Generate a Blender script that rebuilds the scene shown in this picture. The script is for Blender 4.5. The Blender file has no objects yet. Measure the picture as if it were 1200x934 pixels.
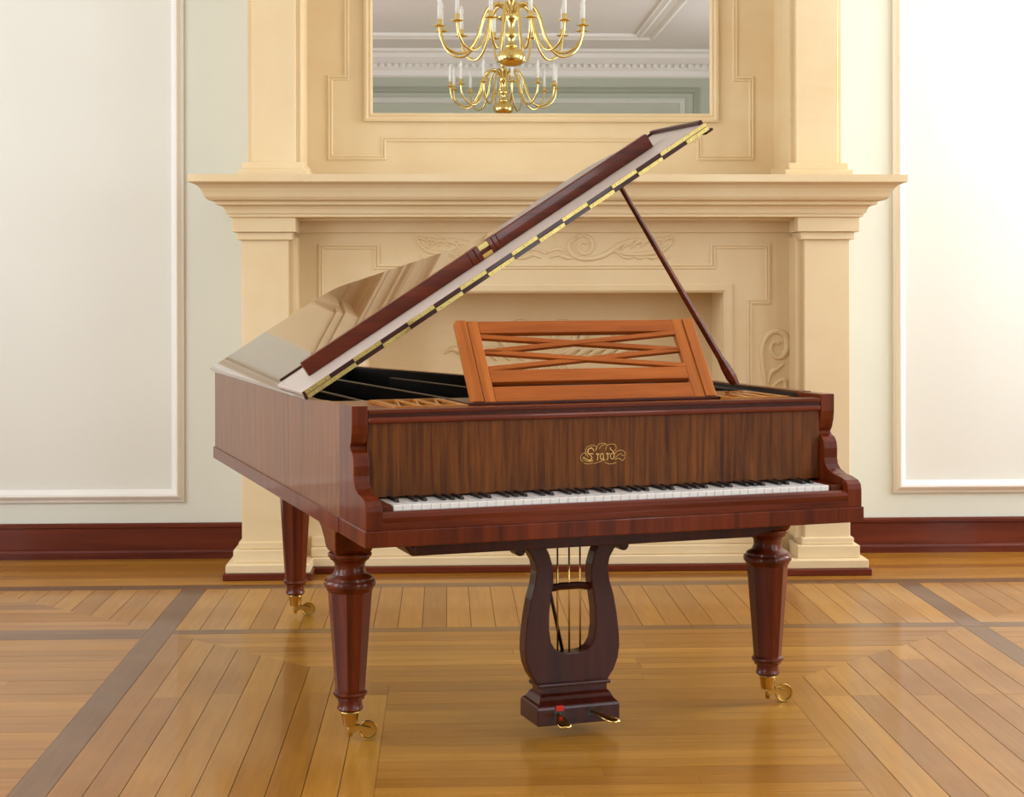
import bpy, bmesh, math, random
from mathutils import Vector, Matrix
random.seed(7)
scene = bpy.context.scene
col = scene.collection
PI = math.pi

# ------------------------------------------------------------------ camera
F_PX, YAW, ROLL, CY, CAM_H = 1996.7, 0.0398, -0.0019, 330.5, 1.30
cd = bpy.data.cameras.new('camera')
cd.sensor_fit = 'HORIZONTAL'; cd.sensor_width = 36.0
cd.lens = F_PX / 1200 * 36.0
cd.shift_y = -(467.0 - CY) / 1200.0
cd.clip_start = 0.05; cd.clip_end = 100
cam = bpy.data.objects.new('camera', cd); col.objects.link(cam)
fwd = Vector((math.sin(YAW), math.cos(YAW), 0)); rgt = Vector((math.cos(YAW), -math.sin(YAW), 0)); upv = Vector((0, 0, 1))
r2 = rgt * math.cos(ROLL) + upv * math.sin(ROLL)
u2 = -rgt * math.sin(ROLL) + upv * math.cos(ROLL)
M = Matrix((( r2.x, u2.x, -fwd.x, 0), (r2.y, u2.y, -fwd.y, 0), (r2.z, u2.z, -fwd.z, CAM_H), (0, 0, 0, 1)))
cam.matrix_world = M
scene.camera = cam

# ------------------------------------------------------------------ world, light, exposure
w = bpy.data.worlds.new('world'); scene.world = w; w.use_nodes = True
w.node_tree.nodes['Background'].inputs[0].default_value = (0.80, 0.90, 1.0, 1)
w.node_tree.nodes['Background'].inputs[1].default_value = 1.0
XL, XR, YF, YB, HC = -4.4, 5.2, -5.0, 8.11, 4.15      # the room
WIN = []   # (wall, centre along wall, half width, z0, z1, power)
WHT = (0.93, 1.0, 1.06)
WIN.append(('right', 6.55, 0.80, 1.5, 3.9, 195, WHT))
WIN.append(('right', 3.2, 0.85, 0.9, 3.6, 75, WHT))
WIN.append(('left', 5.7, 0.80, 0.9, 3.6, 85, WHT))
WIN.append(('left', 2.6, 0.85, 0.9, 3.6, 115, WHT))
WIN.append(('left', -1.2, 0.85, 0.9, 3.6, 105, WHT))  # this and the next: unseen rear pair, added as front fill
WIN.append(('right', -1.2, 0.85, 0.9, 3.6, 105, WHT))
for side, c, hw, z0, z1, pw, colr in WIN:
    ld = bpy.data.lights.new('window_daylight', 'AREA'); ld.shape = 'RECTANGLE'
    ld.size = hw * 2; ld.size_y = z1 - z0; ld.energy = pw; ld.color = colr
    lo = bpy.data.objects.new('window_daylight', ld); col.objects.link(lo)
    x = XL - 0.06 if side == 'left' else XR + 0.06
    lo.location = (x, c, (z0 + z1) / 2)
    lo.rotation_euler = (PI / 2, 0, -PI / 2 if side == 'left' else PI / 2)
scene.view_settings.view_transform = 'Standard'
scene.view_settings.look = 'None'
scene.view_settings.exposure = 0.06
scene.view_settings.gamma = 1.0
scene.view_settings.use_curve_mapping = False

# ------------------------------------------------------------------ helpers
def srgb(r, g, b):
    def f(c):
        c /= 255.0
        return c / 12.92 if c <= 0.04045 else ((c + 0.055) / 1.055) ** 2.4
    return (f(r), f(g), f(b), 1.0)

def base_mat(name):
    m = bpy.data.materials.new(name); m.use_nodes = True
    nt = m.node_tree; b = nt.nodes['Principled BSDF']
    return m, nt, b

def setp(b, rough=0.5, metal=0.0, coat=0.0, coat_rough=0.05, spec=0.5):
    b.inputs['Roughness'].default_value = rough
    b.inputs['Metallic'].default_value = metal
    b.inputs['Coat Weight'].default_value = coat
    b.inputs['Coat Roughness'].default_value = coat_rough
    b.inputs['Specular IOR Level'].default_value = spec

def noise_col(nt, c1, c2, scale, vec_scale=(1, 1, 1), detail=4, distort=0.0, lo=0.3, hi=0.7, rand=False, rough=0.55):
    tc = nt.nodes.new('ShaderNodeTexCoord'); mp = nt.nodes.new('ShaderNodeMapping')
    nt.links.new(tc.outputs['Object'], mp.inputs['Vector'])
    mp.inputs['Scale'].default_value = vec_scale
    src = mp.outputs['Vector']
    if rand:
        oi = nt.nodes.new('ShaderNodeObjectInfo'); ad = nt.nodes.new('ShaderNodeVectorMath'); ad.operation = 'ADD'
        ml = nt.nodes.new('ShaderNodeMath'); ml.operation = 'MULTIPLY'; ml.inputs[1].default_value = 37.0
        nt.links.new(oi.outputs['Random'], ml.inputs[0]); nt.links.new(src, ad.inputs[0]); nt.links.new(ml.outputs[0], ad.inputs[1])
        src = ad.outputs[0]
    n = nt.nodes.new('ShaderNodeTexNoise'); n.inputs['Scale'].default_value = scale; n.inputs['Detail'].default_value = detail
    n.inputs['Distortion'].default_value = distort; n.inputs['Roughness'].default_value = rough
    nt.links.new(src, n.inputs['Vector'])
    cr = nt.nodes.new('ShaderNodeValToRGB'); cr.color_ramp.elements[0].position = lo; cr.color_ramp.elements[1].position = hi
    cr.color_ramp.elements[0].color = c1; cr.color_ramp.elements[1].color = c2
    nt.links.new(n.outputs['Fac'], cr.inputs['Fac'])
    return cr, n

def mixc(nt, a, b, fac, mode='MULTIPLY'):
    mx = nt.nodes.new('ShaderNodeMix'); mx.data_type = 'RGBA'; mx.blend_type = mode
    mx.inputs[0].default_value = fac
    nt.links.new(a, mx.inputs[6]); nt.links.new(b, mx.inputs[7])
    return mx.outputs[2]

def wood(name, c1, c2, grain='z', rough=0.3, coat=0.6, fig=1.0, fine=40.0, coat_rough=0.06, rand=False, spec=0.22):
    m, nt, b = base_mat(name); setp(b, rough, 0, coat, coat_rough, spec)
    s = {'x': (0.05, 1, 1), 'y': (1, 0.05, 1), 'z': (1, 1, 0.05)}[grain]
    s2 = {'x': (0.18, 1, 1), 'y': (1, 0.18, 1), 'z': (1, 1, 0.18)}[grain]
    a, _ = noise_col(nt, c1, c2, fine, s, 6, 0.6, 0.30, 0.72, rand)
    lt = (1, 1, 1, 1); dk = (1 - 0.38 * fig, 1 - 0.44 * fig, 1 - 0.48 * fig, 1)
    d, _ = noise_col(nt, dk, lt, fine * 0.13, s2, 3, 1.2, 0.32, 0.66, rand)
    o = mixc(nt, a.outputs[0], d.outputs[0], 1.0)
    f, _ = noise_col(nt, (0.80, 0.78, 0.76, 1), (1.05, 1.05, 1.05, 1), fine * 6, s, 2, 0.0, 0.35, 0.65, rand)
    o = mixc(nt, o, f.outputs[0], 0.7)
    nt.links.new(o, b.inputs['Base Color'])
    return m

def plain(name, c, rough=0.5, metal=0.0, coat=0.0, var=0.0, scale=6.0, bump=0.0):
    m, nt, b = base_mat(name); setp(b, rough, metal, coat)
    if var > 0:
        lo = tuple(x * (1 - var) for x in c[:3]) + (1,); hi = tuple(min(1, x * (1 + var)) for x in c[:3]) + (1,)
        cr, n = noise_col(nt, lo, hi, scale, (1, 1, 1), 5, 0.2, 0.3, 0.7)
        nt.links.new(cr.outputs[0], b.inputs['Base Color'])
        if bump > 0:
            bp = nt.nodes.new('ShaderNodeBump'); bp.inputs['Strength'].default_value = bump; bp.inputs['Distance'].default_value = 0.002
            n2 = nt.nodes.new('ShaderNodeTexNoise'); n2.inputs['Scale'].default_value = 90
            tc = nt.nodes.new('ShaderNodeTexCoord'); nt.links.new(tc.outputs['Object'], n2.inputs['Vector'])
            nt.links.new(n2.outputs['Fac'], bp.inputs['Height']); nt.links.new(bp.outputs[0], b.inputs['Normal'])
    else:
        b.inputs['Base Color'].default_value = c
    return m

def stone_mat(name):
    m, nt, b = base_mat(name); setp(b, 0.62, 0, 0, spec=0.3)
    a, _ = noise_col(nt, srgb(226, 201, 158), srgb(233, 212, 173), 2.2, (1, 1, 0.6), 5, 0.4, 0.3, 0.7)
    d, _ = noise_col(nt, (0.95, 0.90, 0.82, 1), (1, 1, 1, 1), 1.1, (0.5, 0.5, 2.5), 4, 1.0, 0.28, 0.5)
    o = mixc(nt, a.outputs[0], d.outputs[0], 0.8)
    nt.links.new(o, b.inputs['Base Color'])
    return m

MAT = {}
MAT['stone'] = stone_mat('cream_sandstone')
MAT['sage'] = plain('sage_paint', srgb(221, 222, 210), 0.55, var=0.02, scale=1.2)
MAT['panel_white'] = plain('panel_paint', srgb(228, 226, 217), 0.5, var=0.015, scale=1.0)
MAT['white_trim'] = plain('white_gloss_trim', srgb(240, 236, 230), 0.3)
MAT['ceiling'] = plain('ceiling_paint', srgb(236, 232, 230), 0.7)
MAT['ceil_trim'] = plain('ceiling_trim', srgb(236, 232, 226), 0.6)
MAT['pale_trim'] = plain('pale_panel_trim', srgb(206, 206, 196), 0.6)
MAT['green'] = plain('green_paint', srgb(180, 183, 166), 0.6)
MAT['green_dark'] = plain('green_panel_trim', srgb(158, 162, 146), 0.6)
MAT['base_wood'] = wood('baseboard_wood', srgb(90, 31, 14), srgb(124, 52, 26), 'x', 0.4, 0.2, 0.5, 18)
MAT['case'] = wood('case_rosewood', srgb(92, 44, 17), srgb(146, 86, 42), 'z', 0.34, 0.28, 0.55, 60)
MAT['mahog'] = wood('mahogany', srgb(76, 22, 5), srgb(130, 54, 20), 'z', 0.30, 0.22, 0.9, 26)
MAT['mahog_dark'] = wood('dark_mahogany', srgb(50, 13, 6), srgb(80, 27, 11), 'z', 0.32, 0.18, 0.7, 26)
MAT['mahog_x'] = wood('mahogany_lengthwise', srgb(80, 24, 7), srgb(128, 52, 19), 'x', 0.30, 0.22, 0.7, 26)
MAT['fall'] = wood('fallboard_rosewood', srgb(74, 34, 9), srgb(134, 78, 26), 'z', 0.42, 0.04, 0.5, 70)
MAT['desk_x'] = wood('desk_wood_rail', srgb(158, 80, 24), srgb(192, 106, 38), 'x', 0.42, 0.10, 0.4, 26)
MAT['desk_z'] = wood('desk_wood_stile', srgb(164, 88, 28), srgb(200, 116, 46), 'z', 0.42, 0.10, 0.4, 26)
MAT['orange'] = wood('light_maple_edge', srgb(176, 104, 36), srgb(200, 130, 58), 'x', 0.25, 0.5, 0.2, 26)
MAT['lid'] = wood('polished_lid', srgb(92, 54, 34), srgb(124, 78, 48), 'y', 0.10, 1.0, 0.5, 20, 0.015)
MAT['flap'] = plain('flap_painted_reflection', srgb(192, 178, 168), 0.38, var=0.04, scale=3)  # pale colour stands in for the white wall mirrored in the polished flap
MAT['lid_dark'] = wood('lid_edge', srgb(54, 22, 18), srgb(78, 36, 28), 'x', 0.35, 0.2, 0.3, 26)
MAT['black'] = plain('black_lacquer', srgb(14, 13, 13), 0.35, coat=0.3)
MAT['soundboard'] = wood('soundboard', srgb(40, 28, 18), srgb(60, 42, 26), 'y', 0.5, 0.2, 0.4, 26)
MAT['iron'] = plain('dark_iron', srgb(26, 26, 30), 0.4, 0.3)
MAT['steel'] = plain('steel', srgb(150, 150, 152), 0.35, 1.0)
MAT['brass'] = plain('brass', srgb(216, 186, 112), 0.22, 1.0, var=0.10, scale=30)
MAT['brass_hinge'] = plain('hinge_brass', srgb(186, 166, 104), 0.34, 1.0, var=0.12, scale=40)
MAT['gold'] = plain('gold_leaf', srgb(228, 190, 110), 0.4, 0.5)
MAT['chand'] = plain('polished_brass', srgb(236, 212, 136), 0.17, 1.0)
MAT['candle'] = plain('candle_white', srgb(245, 242, 236), 0.4)
MAT['ivory'] = plain('ivory', srgb(250, 249, 246), 0.22, coat=0.3)
MAT['ebony'] = plain('ebony', srgb(22, 22, 24), 0.3, coat=0.3)
MAT['red'] = plain('red_felt', srgb(200, 44, 30), 0.9)
MAT['dark_gap'] = plain('dark_joint_wood', srgb(36, 22, 12), 0.9)  # dark subfloor wood that shows in the plank joints
m, nt, b = base_mat('mirror_glass'); b.inputs['Base Color'].default_value = (0.80, 0.82, 0.82, 1); setp(b, 0.0, 1.0); MAT['mirror'] = m
m, nt, b = base_mat('window_glass'); setp(b, 0.0); b.inputs['Transmission Weight'].default_value = 1.0; b.inputs['IOR'].default_value = 1.01; MAT['glass'] = m

def plank_mat(name, cols, grain):
    m, nt, b = base_mat(name); setp(b, 0.34, 0, 0.30, 0.07, 0.2)
    oi = nt.nodes.new('ShaderNodeObjectInfo')
    cr = nt.nodes.new('ShaderNodeValToRGB'); cr.color_ramp.interpolation = 'LINEAR'
    while len(cr.color_ramp.elements) < len(cols): cr.color_ramp.elements.new(0.5)
    for i, c in enumerate(cols):
        cr.color_ramp.elements[i].position = i / (len(cols) - 1); cr.color_ramp.elements[i].color = c
    nt.links.new(oi.outputs['Random'], cr.inputs['Fac'])
    s = (0.05, 1, 1) if grain == 'x' else (1, 0.05, 1)
    a, _ = noise_col(nt, (0.80, 0.76, 0.70, 1), (1.06, 1.06, 1.06, 1), 60, s, 5, 0.4, 0.3, 0.7, True)
    d, _ = noise_col(nt, (0.82, 0.78, 0.72, 1), (1.05, 1.05, 1.05, 1), 7, (0.25, 1, 1) if grain == 'x' else (1, 0.25, 1), 3, 0.8, 0.3, 0.7, True)
    o = mixc(nt, cr.outputs[0], a.outputs[0], 0.8); o = mixc(nt, o, d.outputs[0], 0.8)
    nt.links.new(o, b.inputs['Base Color'])
    rn = nt.nodes.new('ShaderNodeTexNoise'); rn.inputs['Scale'].default_value = 3.0
    mr = nt.nodes.new('ShaderNodeMapRange'); mr.inputs[3].default_value = 0.24; mr.inputs[4].default_value = 0.42
    tc = nt.nodes.new('ShaderNodeTexCoord'); nt.links.new(tc.outputs['Object'], rn.inputs['Vector'])
    nt.links.new(rn.outputs['Fac'], mr.inputs[0]); nt.links.new(mr.outputs[0], b.inputs['Roughness'])
    return m
GOLD = [srgb(148, 94, 26), srgb(174, 120, 40), srgb(158, 104, 30), srgb(186, 132, 50), srgb(166, 110, 32)]
DARKB = [srgb(112, 74, 40), srgb(122, 84, 46), srgb(106, 68, 36)]
MAT['plank_x'] = plank_mat('oak_plank_lengthwise', GOLD, 'x')
MAT['plank_y'] = plank_mat('oak_plank_crosswise', GOLD, 'y')
MAT['dark_x'] = plank_mat('walnut_strip_lengthwise', DARKB, 'x')
MAT['dark_y'] = plank_mat('walnut_strip_crosswise', DARKB, 'y')

class MB:
    def __init__(s): s.bm = bmesh.new()
    def box(s, x0, x1, y0, y1, z0, z1):
        v = [s.bm.verts.new(p) for p in ((x0,y0,z0),(x1,y0,z0),(x1,y1,z0),(x0,y1,z0),(x0,y0,z1),(x1,y0,z1),(x1,y1,z1),(x0,y1,z1))]
        for f in ((3,2,1,0),(4,5,6,7),(0,1,5,4),(1,2,6,5),(2,3,7,6),(3,0,4,7)): s.bm.faces.new([v[i] for i in f])
        return s
    def prism(s, A, B):
        # two matching polygons (lists of 3-D points)
        a = [s.bm.verts.new(p) for p in A]; b = [s.bm.verts.new(p) for p in B]; n = len(a)
        s.bm.faces.new(a[::-1]); s.bm.faces.new(b)
        for i in range(n): s.bm.faces.new((a[i], a[(i+1) % n], b[(i+1) % n], b[i]))
        return s
    def loft(s, rings, caps=True):
        vr = [[s.bm.verts.new(p) for p in r] for r in rings]; n = len(vr[0])
        for r0, r1 in zip(vr[:-1], vr[1:]):
            for i in range(n): s.bm.faces.new((r0[i], r0[(i+1) % n], r1[(i+1) % n], r1[i]))
        if caps: s.bm.faces.new(vr[0][::-1]); s.bm.faces.new(vr[-1])
        return s
    def lathe(s, prof, n=24, c=(0, 0, 0), ph=0.0):
        rings = [[(c[0] + max(r, 1e-4) * math.cos(ph + 2*PI*i/n), c[1] + max(r, 1e-4) * math.sin(ph + 2*PI*i/n), c[2] + z) for i in range(n)] for z, r in prof]
        return s.loft(rings)
    def tube(s, pts, rad, n=8, flat=None):
        # flat=(axis vector, factor): squash the section along axis
        pts = [Vector(p) for p in pts]; k = len(pts)
        if not hasattr(rad, '__len__'): rad = [rad] * k
        rings = []; t0 = (pts[1] - pts[0]).normalized()
        ref = Vector((0, 0, 1)) if abs(t0.z) < 0.9 else Vector((1, 0, 0))
        nrm = t0.cross(ref).normalized()
        for i in range(k):
            t = (pts[min(i+1, k-1)] - pts[max(i-1, 0)]).normalized()
            nrm = (nrm - t * nrm.dot(t)).normalized(); bn = t.cross(nrm)
            ring = []
            for j in range(n):
                d = nrm * math.cos(2*PI*j/n) + bn * math.sin(2*PI*j/n)
                if flat: ax = Vector(flat[0]); d = d - ax * (d.dot(ax) * (1 - flat[1]))
                ring.append(pts[i] + d * rad[i])
            rings.append(ring)
        return s.loft(rings)
    def build(s, name, mat, parent=None, smooth=False, bevel=0.0, seg=2, auto=None):
        bmesh.ops.recalc_face_normals(s.bm, faces=s.bm.faces[:])
        if bevel > 0:
            ed = [e for e in s.bm.edges if len(e.link_faces) == 2 and e.calc_face_angle(0) > 0.5]
            bmesh.ops.bevel(s.bm, geom=ed, offset=bevel, offset_type='OFFSET', segments=seg, profile=0.6, affect='EDGES', clamp_overlap=True)
        me = bpy.data.meshes.new(name); s.bm.to_mesh(me); s.bm.free()
        me.materials.append(MAT[mat] if isinstance(mat, str) else mat)
        if smooth or auto:
            for p in me.polygons: p.use_smooth = True
            if auto: me.set_sharp_from_angle(angle=auto)
        o = bpy.data.objects.new(name, me); col.objects.link(o)
        if parent: o.parent = parent
        return o

def thing(name, label, cat, loc=(0, 0, 0), rz=0.0, group=None):
    o = bpy.data.objects.new(name, None); col.objects.link(o); o.empty_display_size = 0.1
    o.location = loc; o.rotation_euler = (0, 0, rz); o['label'] = label; o['category'] = cat
    if group: o['group'] = group
    return o
def struct(o, label=None, cat=None):
    o['kind'] = 'structure'
    if label: o['label'] = label
    if cat: o['category'] = cat
    return o
def smoothp(pts, n=8, closed=False):
    P = [Vector(p) for p in pts]; out = []; k = len(P)
    for i in range(k if closed else k - 1):
        p0 = P[(i-1) % k] if closed or i > 0 else P[i]; p1 = P[i]; p2 = P[(i+1) % k]
        p3 = P[(i+2) % k] if closed or i + 2 < k else P[(i+1) % k]
        for j in range(n):
            t = j / n
            out.append(0.5 * ((2*p1) + (p2-p0)*t + (2*p0-5*p1+4*p2-p3)*t*t + (3*p1-p0-3*p2+p3)*t**3))
    if not closed: out.append(P[-1])
    return out
def offset2(path, d, closed):
    # offset a 2-D polyline to its left by d with mitred corners
    n = len(path); out = []
    for i in range(n):
        p = Vector(path[i]).to_2d() if not isinstance(path[i], Vector) else path[i].to_2d()
        def nrm(a, b):
            e = (Vector(b).to_2d() - Vector(a).to_2d()).normalized(); return Vector((-e.y, e.x))
        ns = []
        if closed or i > 0: ns.append(nrm(path[(i-1) % n], path[i]))
        if closed or i < n - 1: ns.append(nrm(path[i], path[(i+1) % n]))
        if len(ns) == 1: m_ = ns[0]
        else:
            b_ = (ns[0] + ns[1])
            b_ = b_.normalized() if b_.length > 1e-6 else ns[0]
            m_ = b_ / max(0.3, b_.dot(ns[0]))
        out.append(p + m_ * d)
    return out
def moulding(mb, path, prof, to3, closed=True):
    # sweep: prof = closed section list of (offset across, height); to3(p2, h) -> 3-D
    n = len(path); k = len(prof)
    offs = [offset2(path, o, closed) for o, h in prof]
    V = [[mb.bm.verts.new(to3(offs[j][i], prof[j][1])) for j in range(k)] for i in range(n)]
    for i in range(n if closed else n - 1):
        a, b_ = V[i], V[(i+1) % n]
        for j in range(k):
            mb.bm.faces.new((a[j], a[(j+1) % k], b_[(j+1) % k], b_[j]))
    if not closed:
        mb.bm.faces.new(V[0]); mb.bm.faces.new(V[-1][::-1])
    return mb

# ------------------------------------------------------------------ floor of oak planks
floor = struct(MB().box(XL, XR, YF, YB, -0.15, -0.005).build('floor', 'dark_gap'), 'golden oak parquet floor with dark walnut bands', 'floor')
def clip(poly, a, b_, c):       # keep a*x+b*y<=c
    out = []
    for i in range(len(poly)):
        p, q = poly[i], poly[(i+1) % len(poly)]
        dp = a*p[0]+b_*p[1]-c; dq = a*q[0]+b_*q[1]-c
        if dp <= 0: out.append(p)
        if dp * dq < 0:
            t = dp / (dp - dq); out.append((p[0]+(q[0]-p[0])*t, p[1]+(q[1]-p[1])*t))
    return out
GAP = 0.0008
def plank(poly, mat):
    xs = [p[0] for p in poly]; ys = [p[1] for p in poly]
    if max(xs)-min(xs) < 0.012 or max(ys)-min(ys) < 0.012: return
    cx, cy = sum(xs)/len(xs), sum(ys)/len(ys)
    mb = MB(); dz = random.uniform(-0.0004, 0.0)
    mb.prism([(x-cx, y-cy, -0.007) for x, y in poly], [(x-cx, y-cy, dz) for x, y in poly])
    o = mb.build('plank', mat, floor); o.location = (cx, cy, 0)
def zone(poly, d, wd, mats, joints=(), seglen=None, start=None):
    GAP = random.choice((0.0007, 0.001, 0.0012)) if d == 'y' else random.choice((0.0006, 0.001, 0.0012))
    ax = 1 if d == 'x' else 0
    lo = min(p[ax] for p in poly) if start is None else start; hi = max(p[ax] for p in poly)
    n = max(1, round((hi - lo) / wd)); wd = (hi - lo) / n
    for i in range(n):
        a0, a1 = lo + i*wd + GAP, lo + (i+1)*wd - GAP
        c = (0, 1) if d == 'x' else (1, 0)
        pl = clip(clip(poly, c[0], c[1], a1), -c[0], -c[1], -a0)
        if len(pl) < 3: continue
        ls = [p[1-ax] for p in pl]; l0, l1 = min(ls), max(ls); cuts = []
        if joints and random.random() < 0.75: cuts = [j + random.choice((-0.04, 0, 0, 0.5)) for j in joints]
        elif seglen:
            x = l0 + random.uniform(0.3, 1.0) * seglen
            while x < l1 - 0.3: cuts.append(x); x += seglen * random.uniform(0.8, 1.2)
        cuts = [l0 - 1] + [q for q in cuts if l0 + 0.1 < q < l1 - 0.1] + [l1 + 1]
        e = (1, 0) if d == 'x' else (0, 1)
        for q0, q1 in zip(cuts[:-1], cuts[1:]):
            pp = clip(clip(pl, e[0], e[1], q1 - GAP * 0.5), -e[0], -e[1], -(q0 + GAP * 0.5))
            if len(pp) >= 3: plank(pp, mats)
def rect(x0, x1, y0, y1): return [(x0, y0), (x1, y0), (x1, y1), (x0, y1)]
PX0, PX1, PY0 = -3.2, 4.0, 3.6
zone(rect(PX0, PX1, 7.37, YB), 'x', 0.0925, 'plank_x', seglen=2.6)
zone(rect(PX0, PX1, 7.27, 7.37), 'x', 0.1, 'dark_x', seglen=2.6)
zone(rect(-1.01, 1.95, 6.42, 7.27), 'y', 0.0925, 'plank_y')
zone(rect(-1.01, 1.95, 6.345, 6.42), 'x', 0.08, 'dark_x', seglen=2.0)
zone(rect(PX0, -1.11, 6.27, 6.44), 'x', 0.085, 'dark_x', seglen=2.0)
zone(rect(2.04, PX1, 6.33, 6.42), 'x', 0.09, 'dark_x', seglen=2.0)
zone(rect(-1.11, -1.01, PY0, 7.27), 'y', 0.10, 'dark_y', joints=(6.38,))
zone(rect(1.95, 2.04, PY0, 7.27), 'y', 0.09, 'dark_y', joints=(6.38,))
zone([(-1.01, PY0), (-0.18, PY0), (-0.18, 5.50), (-1.01, 6.345)], 'y', 0.0925, 'plank_y', joints=(5.42,))
zone([(1.08, PY0), (1.95, PY0), (1.95, 6.345), (1.08, 5.47)], 'y', 0.0925, 'plank_y', joints=(5.30,))
zone([(-1.01, 6.345), (-0.18, 5.50), (1.08, 5.47), (1.95, 6.345)], 'x', 0.078, 'plank_x', seglen=1.5)
zone([(-0.18, PY0), (1.08, PY0), (1.08, 5.47), (-0.18, 5.50)], 'x', 0.078, 'plank_x', seglen=1.6)
zone(rect(PX0, -1.11, PY0, 6.27), 'x', 0.0925, 'plank_x', seglen=3.0)
zone([(-1.11, 6.44), (-1.11, 7.27), (-1.94, 7.27)], 'y', 0.0925, 'plank_y')
zone([(PX0, 6.44), (-1.11, 6.44), (-1.94, 7.27), (PX0, 7.27)], 'x', 0.083, 'plank_x')
zone([(2.04, 6.42), (2.89, 7.27), (2.04, 7.27)], 'y', 0.0925, 'plank_y')
zone([(2.04, 6.42), (PX1, 6.42), (PX1, 7.27), (2.89, 7.27)], 'x', 0.085, 'plank_x')
zone(rect(2.04, PX1, PY0, 6.33), 'x', 0.0925, 'plank_x', seglen=3.0)
for r in ((XL, PX0, YF, YB), (PX1, XR, YF, YB), (PX0, PX1, YF, PY0)):
    o = MB().box(r[0], r[1], r[2], r[3], -0.006, -0.0003).build('plank_field', 'plank_x', floor); o['kind'] = 'stuff'

# ------------------------------------------------------------------ room shell
struct(MB().box(XL-0.2, XR+0.2, YB, YB+0.2, -0.15, HC).build('wall_back', 'sage'), 'pale sage green wall behind the stone fireplace', 'wall')
struct(MB().box(XL-0.2, XR+0.2, YF-0.2, YF, -0.15, HC).build('wall_front', 'green'), 'dull green wall seen in the mirror', 'wall')
struct(MB().box(XL-0.2, XR+0.2, YF-0.2, YB+0.2, HC, HC+0.15).build('ceiling', 'ceiling'), 'pale grey plaster ceiling seen in the mirror', 'ceiling')
for side, x0, x1 in (('left', XL-0.2, XL), ('right', XR, XR+0.2)):
    ws = sorted([q for q in WIN if q[0] == side], key=lambda q: q[1])
    mb = MB(); y = YF
    for q in ws:
        mb.box(x0, x1, y, q[1]-q[2], -0.15, HC); mb.box(x0, x1, q[1]-q[2], q[1]+q[2], -0.15, q[3]); mb.box(x0, x1, q[1]-q[2], q[1]+q[2], q[4], HC); y = q[1]+q[2]
    mb.box(x0, x1, y, YB, -0.15, HC)
    struct(mb.build('wall_'+side, 'sage'), 'pale sage green %s wall of the room with tall windows' % side, 'wall')
for i, (side, c, hw, z0, z1, pw, colr) in enumerate(WIN):
    x = XL if side == 'left' else XR; s = 1 if side == 'left' else -1
    mb = MB(); t = 0.05
    xa, xb = sorted((x - s*0.04, x + s*0.02))
    mb.box(xa, xb, c-hw-t, c-hw+0.02, z0-t, z1+t); mb.box(xa, xb, c+hw-0.02, c+hw+t, z0-t, z1+t)
    mb.box(xa, xb, c-hw, c+hw, z0-t, z0+0.02); mb.box(xa, xb, c-hw, c+hw, z1-0.02, z1+t)
    mb.box(xa+0.01, xb-0.01, c-0.02, c+0.02, z0, z1); mb.box(xa+0.01, xb-0.01, c-hw, c+hw, z0+1.6, z0+1.64)
    struct(mb.build('window_%d' % (i+1), 'white_trim'), 'tall white window frame in the %s wall' % side, 'window')
# baseboards on the fireplace wall
def baseboard(name, x0, x1, label):
    prof = [(0, 0), (0, 0.166), (-0.012, 0.166), (-0.022, 0.158), (-0.022, 0.146), (-0.014, 0.142), (-0.014, 0.044), (-0.026, 0.040), (-0.032, 0.030), (-0.032, 0)]
    A = [(x0, YB + y, z) for y, z in prof]; B = [(x1, YB + y, z) for y, z in prof]
    return struct(MB().prism(A, B).build(name, 'base_wood'), label, 'baseboard')
XC = 0.4605
baseboard('baseboard_left', XL, XC - 1.34, 'red-brown wooden baseboard beside the tail end of the piano')
baseboard('baseboard_right', XC + 1.34, XR, 'red-brown wooden baseboard beyond the treble end of the keyboard')
# white wall frames with paler panels
def wall_panel(n, x0, x1, z0, z1, label):
    path = [(x0, z0), (x1, z0), (x1, z1), (x0, z1)]       # counter-clockwise: left is inside
    prof = [(0, 0), (0, 0.012), (0.010, 0.016), (0.016, 0.024), (0.030, 0.032), (0.040, 0.030), (0.048, 0.016), (0.058, 0.010), (0.060, 0)]
    mb = moulding(MB(), path, prof, lambda p, h: (p.x, YB - h, p.y))
    o = struct(mb.build('trim_%d' % n, 'white_trim', auto=0.6), label, 'wall panel')
    MB().box(x0+0.055, x1-0.055, YB-0.003, YB-0.0002, z0+0.055, z1-0.055).build('panel', 'panel_white', o)
wall_panel(1, -3.9, -1.228, 0.265, 3.35, 'white moulded frame around the wall panel beside the piano tail')
wall_panel(2, 2.154, 4.8, 0.285, 3.35, 'white moulded frame around the wall panel beyond the treble keys')
# cornice and far wall panels, seen in the mirror
cp = [(XL, YF), (XR, YF), (XR, YB), (XL, YB)]
cprof = [(0, 0), (0.22, 0), (0.22, -0.03), (0.17, -0.05), (0.15, -0.10), (0.10, -0.14), (0.06, -0.17), (0.06, -0.22), (0.03, -0.25), (0.03, -0.31), (0, -0.33)]
struct(moulding(MB(), cp, cprof, lambda p, h: (p.x, p.y, HC + h)).build('trim_3', 'ceil_trim'), 'white plaster cornice between wall and ceiling', 'cornice')
mbd = MB()
for i in range(110):
    x = XL + 0.1 + i * 0.086
    if x < XR - 0.1: mbd.box(x, x+0.045, YF+0.05, YF+0.095, HC-0.215, HC-0.172)
o = mbd.build('dentil_row', 'ceil_trim', bpy.data.objects['trim_3']); o['kind'] = 'stuff'
cprof2 = [(0, 0), (0, -0.03), (0.04, -0.045), (0.08, -0.02), (0.16, -0.02), (0.20, -0.045), (0.24, -0.03), (0.24, 0)]
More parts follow.
